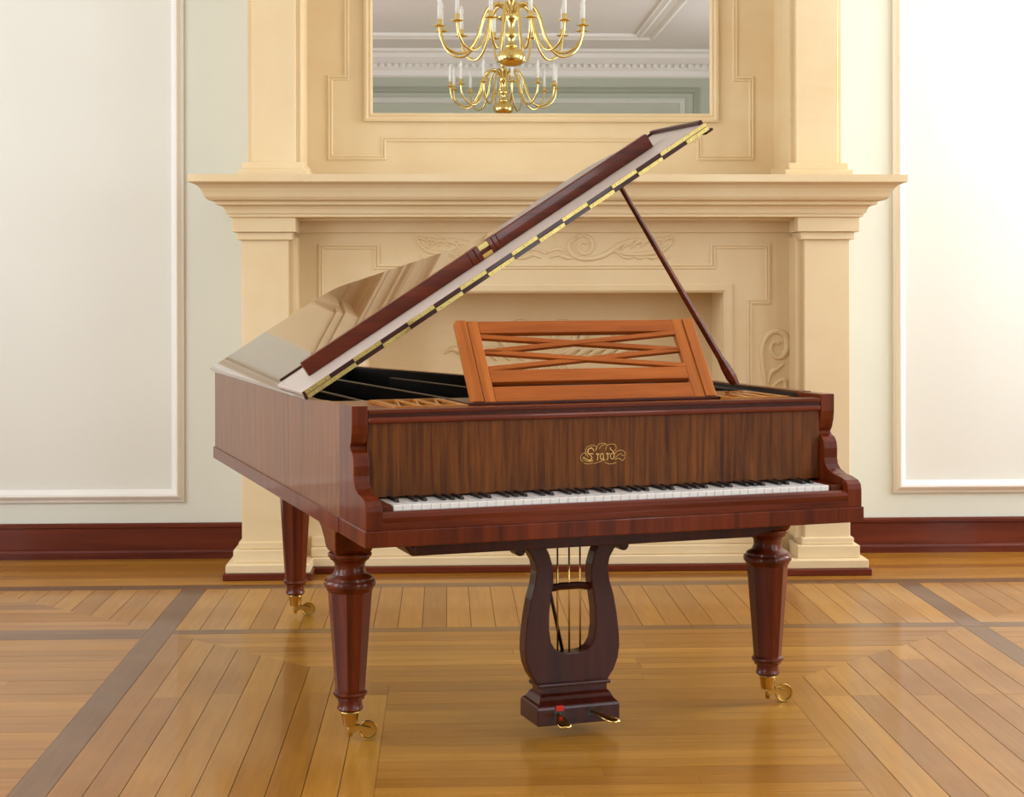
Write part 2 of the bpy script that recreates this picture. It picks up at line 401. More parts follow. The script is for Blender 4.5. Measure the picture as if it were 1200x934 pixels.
struct(moulding(MB(), [(-1.25, YF+1.25), (2.45, YF+1.25), (2.45, YB-1.4), (-1.25, YB-1.4)], cprof2, lambda p, h: (p.x, p.y, HC + h)).build('trim_4', 'ceil_trim'), 'raised plaster frame on the ceiling', 'ceiling moulding')
pprof = [(0, 0), (0, 0.02), (0.03, 0.03), (0.06, 0.02), (0.07, 0)]
for n, (x0, x1, z1, mt) in enumerate(((-2.1, 3.15, 3.70, 'green_dark'), (-1.95, 2.98, 3.57, 'pale_trim'))):
    struct(moulding(MB(), [(x0, 0.5), (x1, 0.5), (x1, z1), (x0, z1)], pprof, lambda p, h: (p.x, YF + h, p.y)).build('trim_%d' % (5+n), mt), ('dull green', 'pale')[n] + ' panel moulding on the wall opposite the fireplace', 'wall panel')

# ------------------------------------------------------------------ stone fireplace
fp = thing('fireplace', 'cream stone fireplace with pilasters, carved frieze and broad mantel shelf', 'fireplace', (XC, YB, 0))
def FB(): return MB()
def fy(y): return y - YB           # fireplace-local y
PO, PIN = 1.354, 1.148             # pilaster outer / inner half widths
YP, YC, YU = 7.56, 7.73, 8.00
OPX, OPT, HB = 0.815, 1.257, 0.20
# surround (a wall with a recess)
mb = FB()
mb.box(-1.30, -OPX, fy(YC), -0.001, 0.0, 1.575); mb.box(OPX, 1.30, fy(YC), -0.001, 0.0, 1.575)
mb.box(-OPX, OPX, fy(YC), -0.001, OPT, 1.575); mb.box(-OPX, OPX, fy(YC), -0.001, 0.0, HB)
mb.build('surround', 'stone', fp)
MB().box(-OPX, OPX, fy(8.08), fy(8.10), HB, OPT).build('recess_back', 'stone', fp)
# mantel shelf: profile swept round three sides
path = [(-PO, -0.001), (-PO, fy(YP)), (PO, fy(YP)), (PO, -0.001)]
mprof = [(0.10, 1.766), (-0.206, 1.766), (-0.206, 1.735), (-0.200, 1.731), (-0.175, 1.722), (-0.160, 1.708), (-0.150, 1.69), (-0.143, 1.672), (-0.132, 1.660), (-0.105, 1.653), (-0.100, 1.652), (-0.100, 1.640), (-0.086, 1.638), (-0.072, 1.632), (-0.064, 1.62), (-0.060, 1.606), (-0.060, 1.603), (-0.050, 1.603), (-0.050, 1.588), (-0.038, 1.586), (0.10, 1.586)]
moulding(MB(), path, [(-o, z) for o, z in [(-a, z) for a, z in mprof]], lambda p, h: (p.x, p.y, h), False).build('mantel_shelf', 'stone', fp)
MB().box(-1.28, 1.28, fy(YP)+0.05, -0.001, 1.575, 1.764).build('mantel_core', 'stone', fp)
for s in (-1, 1):
    def bx(mb, i, o_, yf, z0, z1, yb=YC+0.02):
        x0, x1 = sorted((s*i, s*o_)); mb.box(x0, x1, fy(yf), fy(yb), z0, z1)
    p = MB(); bx(p, PIN, PO, YP, 0.15, 1.50, YB-0.001); pil = p.build('pilaster', 'stone', fp, bevel=0.003, seg=1)
    p = MB(); bx(p, PIN-0.034, PIN+0.01, YP+0.03, 0.15, 1.50); p.build('side_fillet', 'stone', pil)
    p = MB(); bx(p, PIN-0.035, PO+0.036, YP-0.035, 1.522, 1.587, YB-0.001); p.build('capital', 'stone', pil, bevel=0.002, seg=1)
    p = MB(); bx(p, PIN-0.018, PO+0.018, YP-0.017, 1.488, 1.5215, YB-0.001); p.build('capital_neck', 'stone', pil, bevel=0.002, seg=1)
    p = MB(); bx(p, PIN-0.017, PO+0.014, YP-0.014, 0.124, 0.156, YB-0.001); p.build('plinth_moulding', 'stone', pil, bevel=0.006, seg=2)
    p = MB(); bx(p, PIN-0.04, PO+0.034, YP-0.04, 0.068, 0.124, YB-0.001); p.build('plinth_step', 'stone', pil, bevel=0.004, seg=2)
    p = MB(); bx(p, PIN-0.10, PO+0.062, YP-0.085, 0.029, 0.068, YB-0.001); p.build('plinth_block', 'stone', pil, bevel=0.004, seg=1)
    p = MB(); bx(p, PIN-0.11, PO+0.073, YP-0.10, 0.0, 0.0288, YB-0.001); p.build('wood_footing', 'base_wood', pil, bevel=0.003, seg=1)
# base across the hearth
p = MB(); p.box(-1.06, 1.06, fy(7.64), fy(YC)+0.01, 0.028, 0.068); p.box(-1.06, 1.06, fy(7.665), fy(YC)+0.01, 0.068, 0.11); p.box(-1.06, 1.06, fy(7.69), fy(YC)+0.01, 0.11, 0.155)
p.build('hearth_step', 'stone', fp, bevel=0.004, seg=1)
MB().box(-1.04, 1.04, fy(7.62), fy(YC)+0.01, 0.0, 0.0278).build('hearth_footing', 'base_wood', fp, bevel=0.003, seg=1)
# frieze band under the shelf
MB().box(-1.12, 1.12, fy(YC)-0.016, fy(YC)+0.01, 1.524, 1.586).build('frieze_band', 'stone', fp, bevel=0.002, seg=1)
# stepped line mouldings
def line(path, wd, d, y, closed=True, name='panel_moulding'):
    prof = [(0, -0.002), (0, d*0.6), (wd*0.2, d), (wd*0.38, d), (wd*0.5, d*0.25), (wd*0.65, d*0.7), (wd*0.85, d*0.7), (wd, 0.001), (wd, -0.002)]
    return moulding(MB(), path, prof, lambda q, h: (q.x, fy(y) - h, q.y), closed).build(name, 'stone', fp)
T1, T2, T3 = 1.474, 1.382, 1.196
sp = [(0.945, HB), (0.945, T3), (1.03, T3), (1.03, T1), (0.752, T1), (0.752, T2), (-0.752, T2), (-0.752, T1), (-1.03, T1), (-1.03, T3), (-0.945, T3), (-0.945, HB)]
line(sp, 0.026, 0.008, YC, False)
op = [(OPX+0.04, HB), (OPX+0.04, OPT+0.033), (-OPX-0.04, OPT+0.033), (-OPX-0.04, HB)]
prof = [(0, -0.002), (0, 0.006), (0.006, 0.010), (0.03, 0.008), (0.04, -0.002)]
moulding(MB(), op, prof, lambda q, h: (q.x, fy(YC) - h, q.y), False).build('opening_moulding', 'stone', fp)
# overmantel
mb = MB(); mb.box(-1.30, -0.80, fy(YU), -0.001, 1.766, HC-0.34); mb.box(0.80, 1.30, fy(YU), -0.001, 1.766, HC-0.34); mb.box(-0.80, 0.80, fy(YU), -0.001, 1.766, 2.075); mb.box(-0.80, 0.80, fy(YU), -0.001, 3.45, HC-0.34)
mb.build('overmantel_panel', 'stone', fp)
for s in (-1, 1):
    def bx(i, o_, yf, z0, z1, yb=YU+0.02):
        x0, x1 = sorted((s*i, s*o_)); return MB().box(x0, x1, fy(yf), fy(yb), z0, z1)
    up = bx(1.12, 1.312, 7.60, 1.83, HC-0.34, YB-0.001).build('upper_pilaster', 'stone', fp, bevel=0.003, seg=1)
    bx(1.098, 1.335, 7.635, 1.83, HC-0.34, YB-0.002).build('upper_pilaster_backing', 'stone', up, bevel=0.002, seg=1)
    bx(1.082, 1.352, 7.575, 1.80, 1.832, YB-0.001).build('upper_pilaster_base', 'stone', up, bevel=0.005, seg=2)
    bx(1.062, 1.368, 7.55, 1.766, 1.80, YB-0.001).build('upper_pilaster_foot', 'stone', up, bevel=0.003, seg=1)
ZA, ZB_, ZT_ = 1.872, 1.958, 2.27
sp = [(1.005, ZA), (1.005, ZT_), (0.928, ZT_), (0.928, 3.6), (-0.928, 3.6), (-0.928, ZT_), (-1.005, ZT_), (-1.005, ZA), (-0.73, ZA), (-0.73, ZB_), (0.73, ZB_), (0.73, ZA)]
line(sp, 0.026, 0.008, YU, True)
# carved ornaments in low relief
def relief(name, strokes, y, parent, depth=0.45):
    mb = MB()
    for pts, r0, r1, r2_ in strokes:
        r0, r1, r2_ = r0*1.25, r1*1.3, r2_*1.2
        P = smoothp([(x, 0, z) for x, z in pts], 6); k = len(P)
        rr = [(r0 + (r1-r0)*min(1, 2*i/(k-1)) if i < k/2 else r1 + (r2_-r1)*(2*i/(k-1)-1)) for i in range(k)]
        mb.tube([(q.x, fy(y), q.z) for q in P], rr, 8, ((0, 1, 0), depth))
    return mb.build(name, 'stone', parent, smooth=True)
def spiral(cx, cz, r0, r1, a0, a1, n=14): return [(cx + (r0+(r1-r0)*i/n)*math.cos(a0+(a1-a0)*i/n), cz + (r0+(r1-r0)*i/n)*math.sin(a0+(a1-a0)*i/n)) for i in range(n+1)]
for s in (-1, 1):
    def mx(pts): return [(s*x, z) for x, z in pts]
    st = []
    z0 = 1.458
    st.append((mx(spiral(0.175, z0+0.004, 0.012, 0.052, 0.5, 2*PI+2.2)), 0.004, 0.008, 0.007))
    st.append((mx([(0.143, 1.50), (0.105, 1.47), (0.12, 1.425), (0.17, 1.405), (0.24, 1.412), (0.30, 1.44), (0.36, 1.478), (0.43, 1.492), (0.50, 1.478), (0.53, 1.455)]), 0.006, 0.010, 0.004))
    st.append((mx([(0.30, 1.44), (0.35, 1.43), (0.40, 1.425), (0.47, 1.43), (0.53, 1.44), (0.57, 1.47), (0.578, 1.495)]), 0.004, 0.010, 0.003))
    st.append((mx([(0.02, 1.41), (0.06, 1.425), (0.10, 1.41), (0.13, 1.408)]), 0.004, 0.009, 0.004))
    st.append((mx([(0.0, 1.43), (0.05, 1.45), (0.085, 1.44)]), 0.004, 0.008, 0.003))
    for k in range(6):
        x = 0.30 + 0.045*k; zz = 1.452 + 0.006*k
        st.append((mx([(x, zz - 0.014), (x+0.02, zz+0.01), (x+0.05, zz+0.02), (x+0.065, zz+0.004)]), 0.003, 0.008, 0.002))
    for k in range(4):
        x = 0.33 + 0.055*k
        st.append((mx([(x, 1.428), (x+0.03, 1.412), (x+0.06, 1.410), (x+0.075, 1.422)]), 0.003, 0.007, 0.002))
    relief('frieze_carving', st, YC, fp, 1.0)
    st = [(mx([(1.015, 0.70), (1.005, 0.82), (0.99, 0.93), (0.99, 1.00), (1.02, 1.058), (1.06, 1.072), (1.098, 1.05), (1.106, 1.0), (1.085, 0.958), (1.05, 0.955), (1.03, 0.985), (1.04, 1.02), (1.07, 1.018)]), 0.006, 0.011, 0.006),
          (mx([(1.012, 0.80), (1.03, 0.88), (1.06, 0.90), (1.09, 0.925)]), 0.004, 0.009, 0.003),
          (mx([(1.015, 0.78), (1.05, 0.83), (1.09, 0.85), (1.10, 0.80), (1.10, 0.70)]), 0.004, 0.008, 0.004)]
    relief('scroll_carving', st, YC, fp, 0.9)
    st = []
    st.append((mx(spiral(0.10, 1.04, 0.02, 0.075, 0.4, 2*PI+1.9)), 0.006, 0.014, 0.010))
    st.append((mx([(0.02, 0.95), (0.08, 0.96), (0.16, 0.99), (0.22, 1.06), (0.30, 1.08), (0.36, 1.04), (0.34, 0.99), (0.29, 0.99)]), 0.008, 0.016, 0.006))
    for k in range(6):
        st.append((mx([(0.03+0.06*k, 0.93), (0.07+0.06*k, 0.965), (0.12+0.06*k, 0.985), (0.16+0.06*k, 0.96)]), 0.005, 0.013, 0.003))
    for k in range(4):
        st.append((mx([(0.04*k, 0.90), (0.02+0.05*k, 0.86), (0.05+0.06*k, 0.83)]), 0.005, 0.012, 0.003))
    relief('recess_carving', st, 8.08, fp, 1.3)

# mirror in the overmantel
mir = thing('wall_mirror', 'large mirror in a slim stone frame above the mantel shelf', 'mirror', (XC, YU, 2.08))
MB().box(-0.80, 0.80, -0.004, 0.004, 0.0, 1.37).build('mirror_pane', 'mirror', mir)
mprof2 = [(0, 0.0), (0, 0.016), (0.012, 0.02), (0.022, 0.012), (0.03, 0.016), (0.04, 0.006), (0.04, 0.0)]
moulding(MB(), [(-0.833, -0.028), (0.833, -0.028), (0.833, 1.398), (-0.833, 1.398)], mprof2, lambda q, h: (q.x, -0.004 - h, q.y)).build('mirror_frame', 'stone', mir)

# ------------------------------------------------------------------ grand piano
W, Z1, Z2, LT = 1.454, 0.6583, 0.6147, 2.42
TH = 0.2926
pn = thing('grand_piano', 'polished rosewood and mahogany grand piano with raised lid and open music desk', 'grand piano', (-0.2008, 4.3908, 0), TH)
def b3(x0, x1, y0, y1, z0, z1, name, mat, parent=pn, bevel=0.0, seg=2): return MB().box(x0, x1, y0, y1, z0, z1).build(name, mat, parent, bevel=bevel, seg=seg)
# outline of the case, from the spine at the front, round the tail to the treble cheek
bent = smoothp([(0.545, 2.405), (0.575, 2.34), (0.62, 2.15), (0.72, 1.82), (0.79, 1.56), (0.84, 1.42), (0.91, 1.345), (1.0, 1.315), (1.17, 1.32), (1.30, 1.29), (1.40, 1.20), (1.448, 1.06), (1.452, 0.95)], 5)
outline = [Vector((0.002, 0.2985)), Vector((0.002, 0.68)), Vector((0.002, LT)), Vector((0.50, LT-0.004))] + [p.to_2d() if len(p) == 3 else p for p in bent] + [Vector((1.452, 0.2985))]
ztop = [0.968, 0.953, 0.953] + [0.966] * (len(outline) - 3); ztop[-1] = 0.970
def wallring(path, d0, d1, z0, zt):
    a = offset2(path, d0, False); b_ = offset2(path, d1, False); mb = MB()
    # path runs clockwise seen from above: right side is inside
    V = []
    for i in range(len(path)):
        V.append([mb.bm.verts.new((a[i].x, a[i].y, z0)), mb.bm.verts.new((b_[i].x, b_[i].y, z0)), mb.bm.verts.new((b_[i].x, b_[i].y, zt[i])), mb.bm.verts.new((a[i].x, a[i].y, zt[i]))])
    for i in range(len(path)-1):
        for j in range(4): mb.bm.faces.new((V[i][j], V[i][(j+1) % 4], V[i+1][(j+1) % 4], V[i+1][j]))
    mb.bm.faces.new(V[0]); mb.bm.faces.new(V[-1][::-1])
    return mb
rim = wallring(outline, 0, -0.034, Z1 - 0.002, ztop).build('case_rim', 'case', pn, auto=0.5)
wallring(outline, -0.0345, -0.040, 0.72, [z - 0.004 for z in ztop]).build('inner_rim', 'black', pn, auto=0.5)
band = [Vector((0.002, 0.298))] + outline[1:-1] + [Vector((1.452, 0.298))]
wallring(band, 0.006, -0.03, Z2, [Z1] * len(band)).build('base_moulding', 'mahog', pn, auto=0.5, bevel=0.0)
inner = [p for p in offset2(outline, -0.038, False)]
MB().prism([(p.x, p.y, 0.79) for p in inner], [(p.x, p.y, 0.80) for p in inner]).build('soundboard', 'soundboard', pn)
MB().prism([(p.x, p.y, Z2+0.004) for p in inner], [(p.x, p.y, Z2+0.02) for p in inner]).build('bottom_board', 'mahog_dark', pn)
# keybed slab, key slip, beam
b3(-0.003, W+0.003, 0.0, 0.30, Z2, Z1, 'keybed', 'mahog', bevel=0.003)
b3(0.044, W-0.044, 0.006, 0.034, Z1, 0.676, 'key_slip_base', 'mahog_x', bevel=0.001)
ks = [(0.008, 0.676), (0.006, 0.690), (0.010, 0.700), (0.018, 0.705), (0.033, 0.705), (0.034, 0.676)]
MB().prism([(0.044, y, z) for y, z in ks], [(W-0.044, y, z) for y, z in ks]).build('key_slip', 'mahog_x', pn, auto=0.5)
pts = [(0.115, Z2), (0.15, 0.572), (1.16, 0.572), (1.33, Z2)]
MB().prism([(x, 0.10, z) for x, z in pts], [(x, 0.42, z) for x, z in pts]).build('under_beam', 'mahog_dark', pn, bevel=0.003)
MB().lathe([(0.588, 0.004), (0.594, 0.007), (0.602, 0.006), (0.615, 0.006)], 12, (0.135, 0.03, 0)).build('drawer_knob', 'mahog_dark', pn, smooth=True)
# cheeks with the curved arm profile
cv = [(0.160, 0.970), (0.160, 0.92), (0.164, 0.895), (0.172, 0.872), (0.182, 0.860), (0.176, 0.852), (0.158, 0.845), (0.146, 0.832), (0.142, 0.812), (0.143, 0.785), (0.138, 0.768), (0.122, 0.754), (0.092, 0.744), (0.055, 0.740), (0.025, 0.733), (0.010, 0.722), (0.006, 0.708), (0.006, Z1)]
for x0 in (0.001, W - 0.045):
    A = [(x0, v, z) for v, z in cv] + [(x0, 0.30, Z1), (x0, 0.30, 0.968)]
    B = [(x0 + 0.044, v, z) for v, z in cv] + [(x0 + 0.044, 0.30, Z1), (x0 + 0.044, 0.30, 0.968)]
    ch = MB().prism(A, B).build('cheek', 'mahog', pn, bevel=0.002, seg=2)
for x0, x1 in ((0.046, 0.079), (W-0.083, W-0.046)):
    b3(x0, x1, 0.036, 0.169, Z1, 0.718, 'key_block', 'mahog', bevel=0.002)
# fallboard and the mouldings above it
fall = b3(0.046, W-0.046, 0.170, 0.206, 0.7235, 0.932, 'fallboard', 'fall')
b3(0.046, W-0.046, 0.158, 0.206, 0.9215, 0.938, 'fallboard_moulding', 'mahog_x', fall, 0.006, 3)
b3(0.046, W-0.046, 0.164, 0.206, 0.938, 0.948, 'dark_rail', 'mahog_dark', fall)
b3(0.046, W-0.046, 0.160, 0.206, 0.948, 0.959, 'top_rail', 'mahog_x', fall, 0.003, 2)
# gold lettering
def letter_pts(pts): return [(0.655 + (x - 216) * 0.000216, 0.1693, 0.848 - (y - 228) * 0.0002) for x, y in pts]
thick = [[(412, 335), (392, 300), (355, 296), (330, 325), (336, 365), (366, 395), (382, 425), (368, 452), (335, 458)], [(352, 368), (400, 372)], [(398, 466), (350, 466), (300, 440), (262, 410)],
         [(442, 382), (458, 372), (464, 450), (448, 462)], [(464, 390), (488, 374)], [(542, 376), (508, 382), (500, 430), (520, 456), (540, 438)], [(540, 374), (546, 455), (566, 470)],
         [(582, 382), (598, 372), (604, 450), (588, 462)], [(604, 390), (632, 374)], [(648, 296), (640, 312), (688, 362), (694, 424), (668, 456), (644, 430), (648, 388), (684, 372)]]
thin = [[(262, 480), (226, 440), (232, 390), (270, 358), (304, 372)], [(306, 400), (292, 330), (320, 275), (375, 252), (425, 262), (452, 295), (430, 335)], [(330, 420), (314, 350), (340, 300), (390, 272)],
        [(435, 325), (475, 245), (550, 230), (600, 252)], [(480, 310), (520, 262), (575, 250)], [(575, 330), (590, 270), (650, 245), (708, 258), (722, 310), (695, 345)],
        [(700, 385), (740, 345), (800, 338), (846, 368), (840, 412), (795, 402)], [(712, 445), (745, 405), (800, 382)], [(700, 462), (760, 452), (815, 480), (850, 430)], [(250, 425), (300, 470), (370, 480)],
        [(412, 510), (470, 492), (545, 470)], [(565, 500), (640, 524), (722, 508)], [(270, 500), (340, 512), (400, 500)]]
mb = MB()
for L, r in ((thick, 0.00115), (thin, 0.0006)):
    for pts in L:
        P = smoothp(letter_pts(pts), 5); mb.tube(P, r, 5, ((0, 1, 0), 0.3))
lt = mb.build('maker_lettering', 'gold', fall); lt['label'] = 'gold script lettering on the fallboard reading Erard'
# keys: 85 notes from A to A
KX0, KW = 0.081, 1.284 / 50
wk = MB().box(0.0006, KW-0.0006, 0, 0.150, 0, 0.0175).build('white_key', 'ivory', pn, bevel=0.0012, seg=1); wk.location = (KX0, 0.036, 0.701)
for i in range(1, 50):
    o = wk.copy(); col.objects.link(o); o.location = (KX0 + i*KW, 0.036, 0.701)
bkm = MB()
bkm.loft([[(-0.0058, 0, 0), (0.0058, 0, 0), (0.0058, 0.100, 0), (-0.0058, 0.100, 0)], [(-0.0048, 0.007, 0.0088), (0.0048, 0.007, 0.0088), (0.0048, 0.100, 0.0088), (-0.0048, 0.100, 0.0088)]])
bk = bkm.build('black_key', 'ebony', pn, bevel=0.001, seg=1)
first = True
for i in range(49):
    if (i % 7) in (1, 4): continue       # A B | C D E | F G
    o = bk if first else bk.copy()
    if not first: col.objects.link(o)
    first = False
    o.location = (KX0 + (i+1)*KW, 0.086, 0.7183)
# top deck behind the fallboard
b3(0.046, W-0.046, 0.207, 0.60, 0.925, 0.9535, 'pin_block_cover', 'mahog_x', bevel=0.001)
def fret(x0, x1, name):
    y0, y1, z0, z1 = 0.216, 0.50, 0.9538, 0.962
    mb = MB(); t = 0.02
    mb.box(x0, x1, y0, y0+t, z0, z1); mb.box(x0, x1, y1-t, y1, z0, z1); mb.box(x0, x0+t, y0+t, y1-t, z0, z1); mb.box(x1-t, x1, y0+t, y1-t, z0, z1)
    n = 3; xs = [x0 + t + (x1-x0-2*t)*k/n for k in range(n+1)]
    for k in range(1, n): mb.box(xs[k]-0.009, xs[k]+0.009, y0+t, y1-t, z0, z1)
    for k in range(n):
        mb.tube([(xs[k], y0+t, (z0+z1)/2), ((xs[k]+xs[k+1])/2, (y0+y1)/2, (z0+z1)/2), (xs[k+1], y1-t, (z0+z1)/2)], 0.004, 6)
    f = mb.build(name, 'orange', pn)
    b3(x0+t, x1-t, y0+t, y1-t, 0.9537, 0.9545, 'fret_cloth', 'black', f)
fret(0.135, 0.345, 'fret_panel'); fret(1.145, 1.335, 'fret_panel')
# music desk
D0, D1, DV0, DZ0 = 0.383, 1.140, 0.300, 0.962
dl = 0.283; lean = math.atan2(0.17, 0.222)
dsk = bpy.data.objects.new('music_desk', None); col.objects.link(dsk); dsk.parent = pn; dsk.location = (D0, DV0, DZ0); dsk.rotation_euler = (-lean, 0, 0)
DW = D1 - D0
def dbar(p, q, wd, d0, d1, name, mat):
    p = Vector(p); q = Vector(q); e = (q-p).normalized(); n = Vector((-e.y, e.x)) * wd/2
    c = [p-n, q-n, q+n, p+n]
    return MB().prism([(a.x, d0, a.y) for a in c], [(a.x, d1, a.y) for a in c]).build(name, mat, dsk, bevel=0.0015, seg=1)
for x in (0.017, DW-0.017): dbar((x, 0), (x, dl), 0.033, -0.004, 0.022, 'support_stile', 'desk_z')
for x in (0.053, DW-0.053): dbar((x, 0), (x, dl), 0.034, 0.0, 0.02, 'stile', 'desk_z')
XI0, XI1 = 0.070, DW-0.070
dbar((XI0, dl-0.0225), (XI1, dl-0.0225), 0.042, 0.0, 0.02, 'rail', 'desk_x')
dbar((XI0, 0.088), (XI1, 0.088), 0.042, 0.0, 0.02, 'rail', 'desk_x')
dbar((XI0, 0.026), (XI1, 0.026), 0.052, 0.0, 0.02, 'rail', 'desk_x')
bt, tp = 0.110, dl-0.045; md = (bt+tp)/2
for p, q, d in (((XI0, tp-0.008), (XI1, md), 0), ((XI0, bt+0.006), (XI1, md), 0), ((XI0, md), (XI1, tp-0.004), 1), ((XI0, md), (XI1, bt+0.004), 1)):
    dbar(p, q, 0.0155, 0.002 - 0.003*d, 0.016 - 0.003*d, 'lattice_bar', 'desk_x')
b3(D0-0.02, D1+0.02, 0.285, 0.50, 0.9537, 0.9615, 'desk_slide', 'mahog_dark', bevel=0.002)
# iron frame and strings
for (xa, ya, xb, yb, zz) in ((0.25, 0.62, 0.20, 2.30, 0.925), (0.50, 0.62, 0.38, 2.28, 0.935), (0.78, 0.62, 0.60, 1.98, 0.94), (1.02, 0.62, 0.82, 1.42, 0.935)):
    MB().loft([[(xa-0.012, ya, zz-0.05), (xa+0.012, ya, zz-0.05), (xa+0.012, ya, zz), (xa-0.012, ya, zz)], [(xb-0.012, yb, zz-0.05), (xb+0.012, yb, zz-0.05), (xb+0.012, yb, zz), (xb-0.012, yb, zz)]]).build('iron_bar', 'iron', pn, bevel=0.002, seg=1)
b3(0.06, W-0.06, 0.602, 0.70, 0.80, 0.905, 'pin_block', 'iron')
mb = MB()
for i in range(70):
    t = i / 69; xa = 0.09 + 1.26 * t
    xb = 0.07 + 0.95*t; yb = max(1.0, 2.28 - 1.35 * t**0.8)
    mb.tube([(xa, 0.70, 0.875), (xb, yb, 0.868)], 0.0011, 4)
o = mb.build('strings', 'steel', pn); o['kind'] = 'stuff'
# lid: s runs up the slope from the spine, v back along the spine, off is height above the lid's underside
LA = math.radians(32.46); LB = 0.957
def LP(s, v, off): return (s*math.cos(LA) - off*math.sin(LA), v, LB + s*math.sin(LA) + off*math.cos(LA))
VH = 0.69; LTH = 0.0138
lo_ = [(-0.010, VH), (-0.010, 2.44)] + [(p.x, p.y) for p in smoothp([(0.30, 2.448), (0.47, 2.425), (0.555, 2.405), (0.60, 2.33), (0.645, 2.17), (0.748, 1.828), (0.82, 1.57), (0.868, 1.433), (0.93, 1.37), (1.03, 1.345), (1.20, 1.375), (1.36, 1.375), (1.47, 1.29), (1.53, 1.15), (1.545, 0.95)], 4)] + [(1.545, VH)]
lid = MB().prism([LP(s, v, 0) for s, v in lo_], [LP(s, v, LTH) for s, v in lo_]).build('lid', 'lid', pn, bevel=0.003, seg=2)
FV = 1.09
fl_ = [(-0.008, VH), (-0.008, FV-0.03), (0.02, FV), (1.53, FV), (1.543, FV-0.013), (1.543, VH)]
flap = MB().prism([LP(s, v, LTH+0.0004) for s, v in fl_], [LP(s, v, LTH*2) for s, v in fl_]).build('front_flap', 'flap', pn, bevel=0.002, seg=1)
def lbox(s0, s1, v0, v1, o0, o1, name, mat, parent, bevel=0.0, seg=1):
    A = [LP(s0, v0, o0), LP(s1, v0, o0), LP(s1, v1, o0), LP(s0, v1, o0)]; B = [LP(s0, v0, o1), LP(s1, v0, o1), LP(s1, v1, o1), LP(s0, v1, o1)]
    return MB().prism(A, B).build(name, mat, parent, bevel=bevel, seg=seg)
lbox(-0.010, 1.545, VH-0.0016, VH+0.0005, 0.0008, LTH-0.0006, 'front_edge', 'lid_dark', lid)
lbox(-0.008, 1.543, VH-0.0016, VH+0.0005, LTH+0.001, LTH*2-0.0008, 'rear_edge', 'lid_dark', flap)
ks_ = [0.174 + 0.0985*k for k in range(14)]
low = [(0.0, 0.174)] + [(ks_[k], ks_[k+1]) for k in range(1, 13, 2)] + [(ks_[13], 1.545)]
upp = [(0.0, 0.0875)] + [(ks_[k], ks_[k+1]) for k in range(0, 12, 2)] + [(ks_[12], 1.543)]
def leaf(a, c, o0, o1, parent):
    mb = MB(); A = [LP(a, VH-0.0042, o0), LP(c, VH-0.0042, o0), LP(c, VH-0.0014, o0), LP(a, VH-0.0014, o0)]; B = [LP(a, VH-0.0042, o1), LP(c, VH-0.0042, o1), LP(c, VH-0.0014, o1), LP(a, VH-0.0014, o1)]
    mb.prism(A, B)
    h = mb.build('hinge_leaf', 'brass_hinge', parent, bevel=0.0006, seg=1)
    mb = MB()
    for k in range(3):
        s = a + (c-a)*(k+0.5)/3; o = (o0+o1)/2
        p0 = Vector(LP(s, VH-0.0042, o)); mb.tube([p0, p0 + Vector((0, -0.0006, 0)), p0 + Vector((0, -0.0009, 0))], [0.0028, 0.0026, 0.001], 8)
    mb.build('screws', 'brass', h)
for a, c in low: leaf(a, c, 0.0004, LTH-0.0004, lid)
for a, c in upp: leaf(a, c, LTH+0.0008, LTH*2, flap)
# batten standing on the folded flap, with its catch
o0 = LTH*2
bv0, bv1 = 0.855, 0.878
BH = 0.049
for a, c in ((0.062, 0.690), (0.800, 1.42)):
    lbox(a, c, bv0, bv1, o0, o0+BH, 'batten', 'mahog_x', flap, 0.003, 2)
for a, c in ((0.690, 0.712), (0.7125, 0.730), (0.766, 0.782), (0.7825, 0.800)):
    lbox(a, c, bv0-0.003, bv1+0.001, o0, o0+BH+0.001, 'batten_block', 'mahog_x', flap, 0.002, 1)
lbox(0.730, 0.766, bv0+0.006, bv1, o0, o0+BH-0.005, 'batten_gap', 'mahog_x', flap)
lbox(0.729, 0.767, bv0-0.001, bv0+0.007, o0+0.029, o0+BH-0.002, 'catch_plate', 'brass_hinge', flap, 0.001)
lbox(0.729, 0.767, bv0-0.001, bv0+0.007, o0+0.001, o0+0.015, 'catch_plate', 'brass', flap, 0.001)
lbox(0.01, 1.53, FV-0.016, FV-0.004, o0, o0+0.008, 'flap_lip', 'lid_dark', flap, 0.002, 2)
lbox(1.528, 1.542, VH+0.004, FV-0.004, o0, o0+0.013, 'end_lip', 'lid_dark', flap, 0.003, 2)
lbox(1.528, 1.562, VH+0.002, VH+0.03, -0.009, 0.0, 'lid_catch', 'lid_dark', lid, 0.003, 1)
# lid prop
pa = Vector((1.432, 0.752, 0.958)); pb = Vector(LP(1.228, 0.80, 0.0))
dr = (pb - pa)
st = MB().tube([pa + dr*t for t in (0.0, 0.05, 0.10, 0.14, 0.5, 1.0)], [0.013, 0.019, 0.017, 0.012, 0.0105, 0.008], 8).build('lid_prop', 'mahog_x', pn, auto=0.6)
MB().lathe([(-0.010, 0.016), (0.006, 0.016), (0.012, 0.008)], 16, tuple(pa)).build('prop_bracket', 'iron', st)
b3(1.38, 1.418, 0.60, 0.95, 0.93, 0.953, 'prop_rest', 'black')
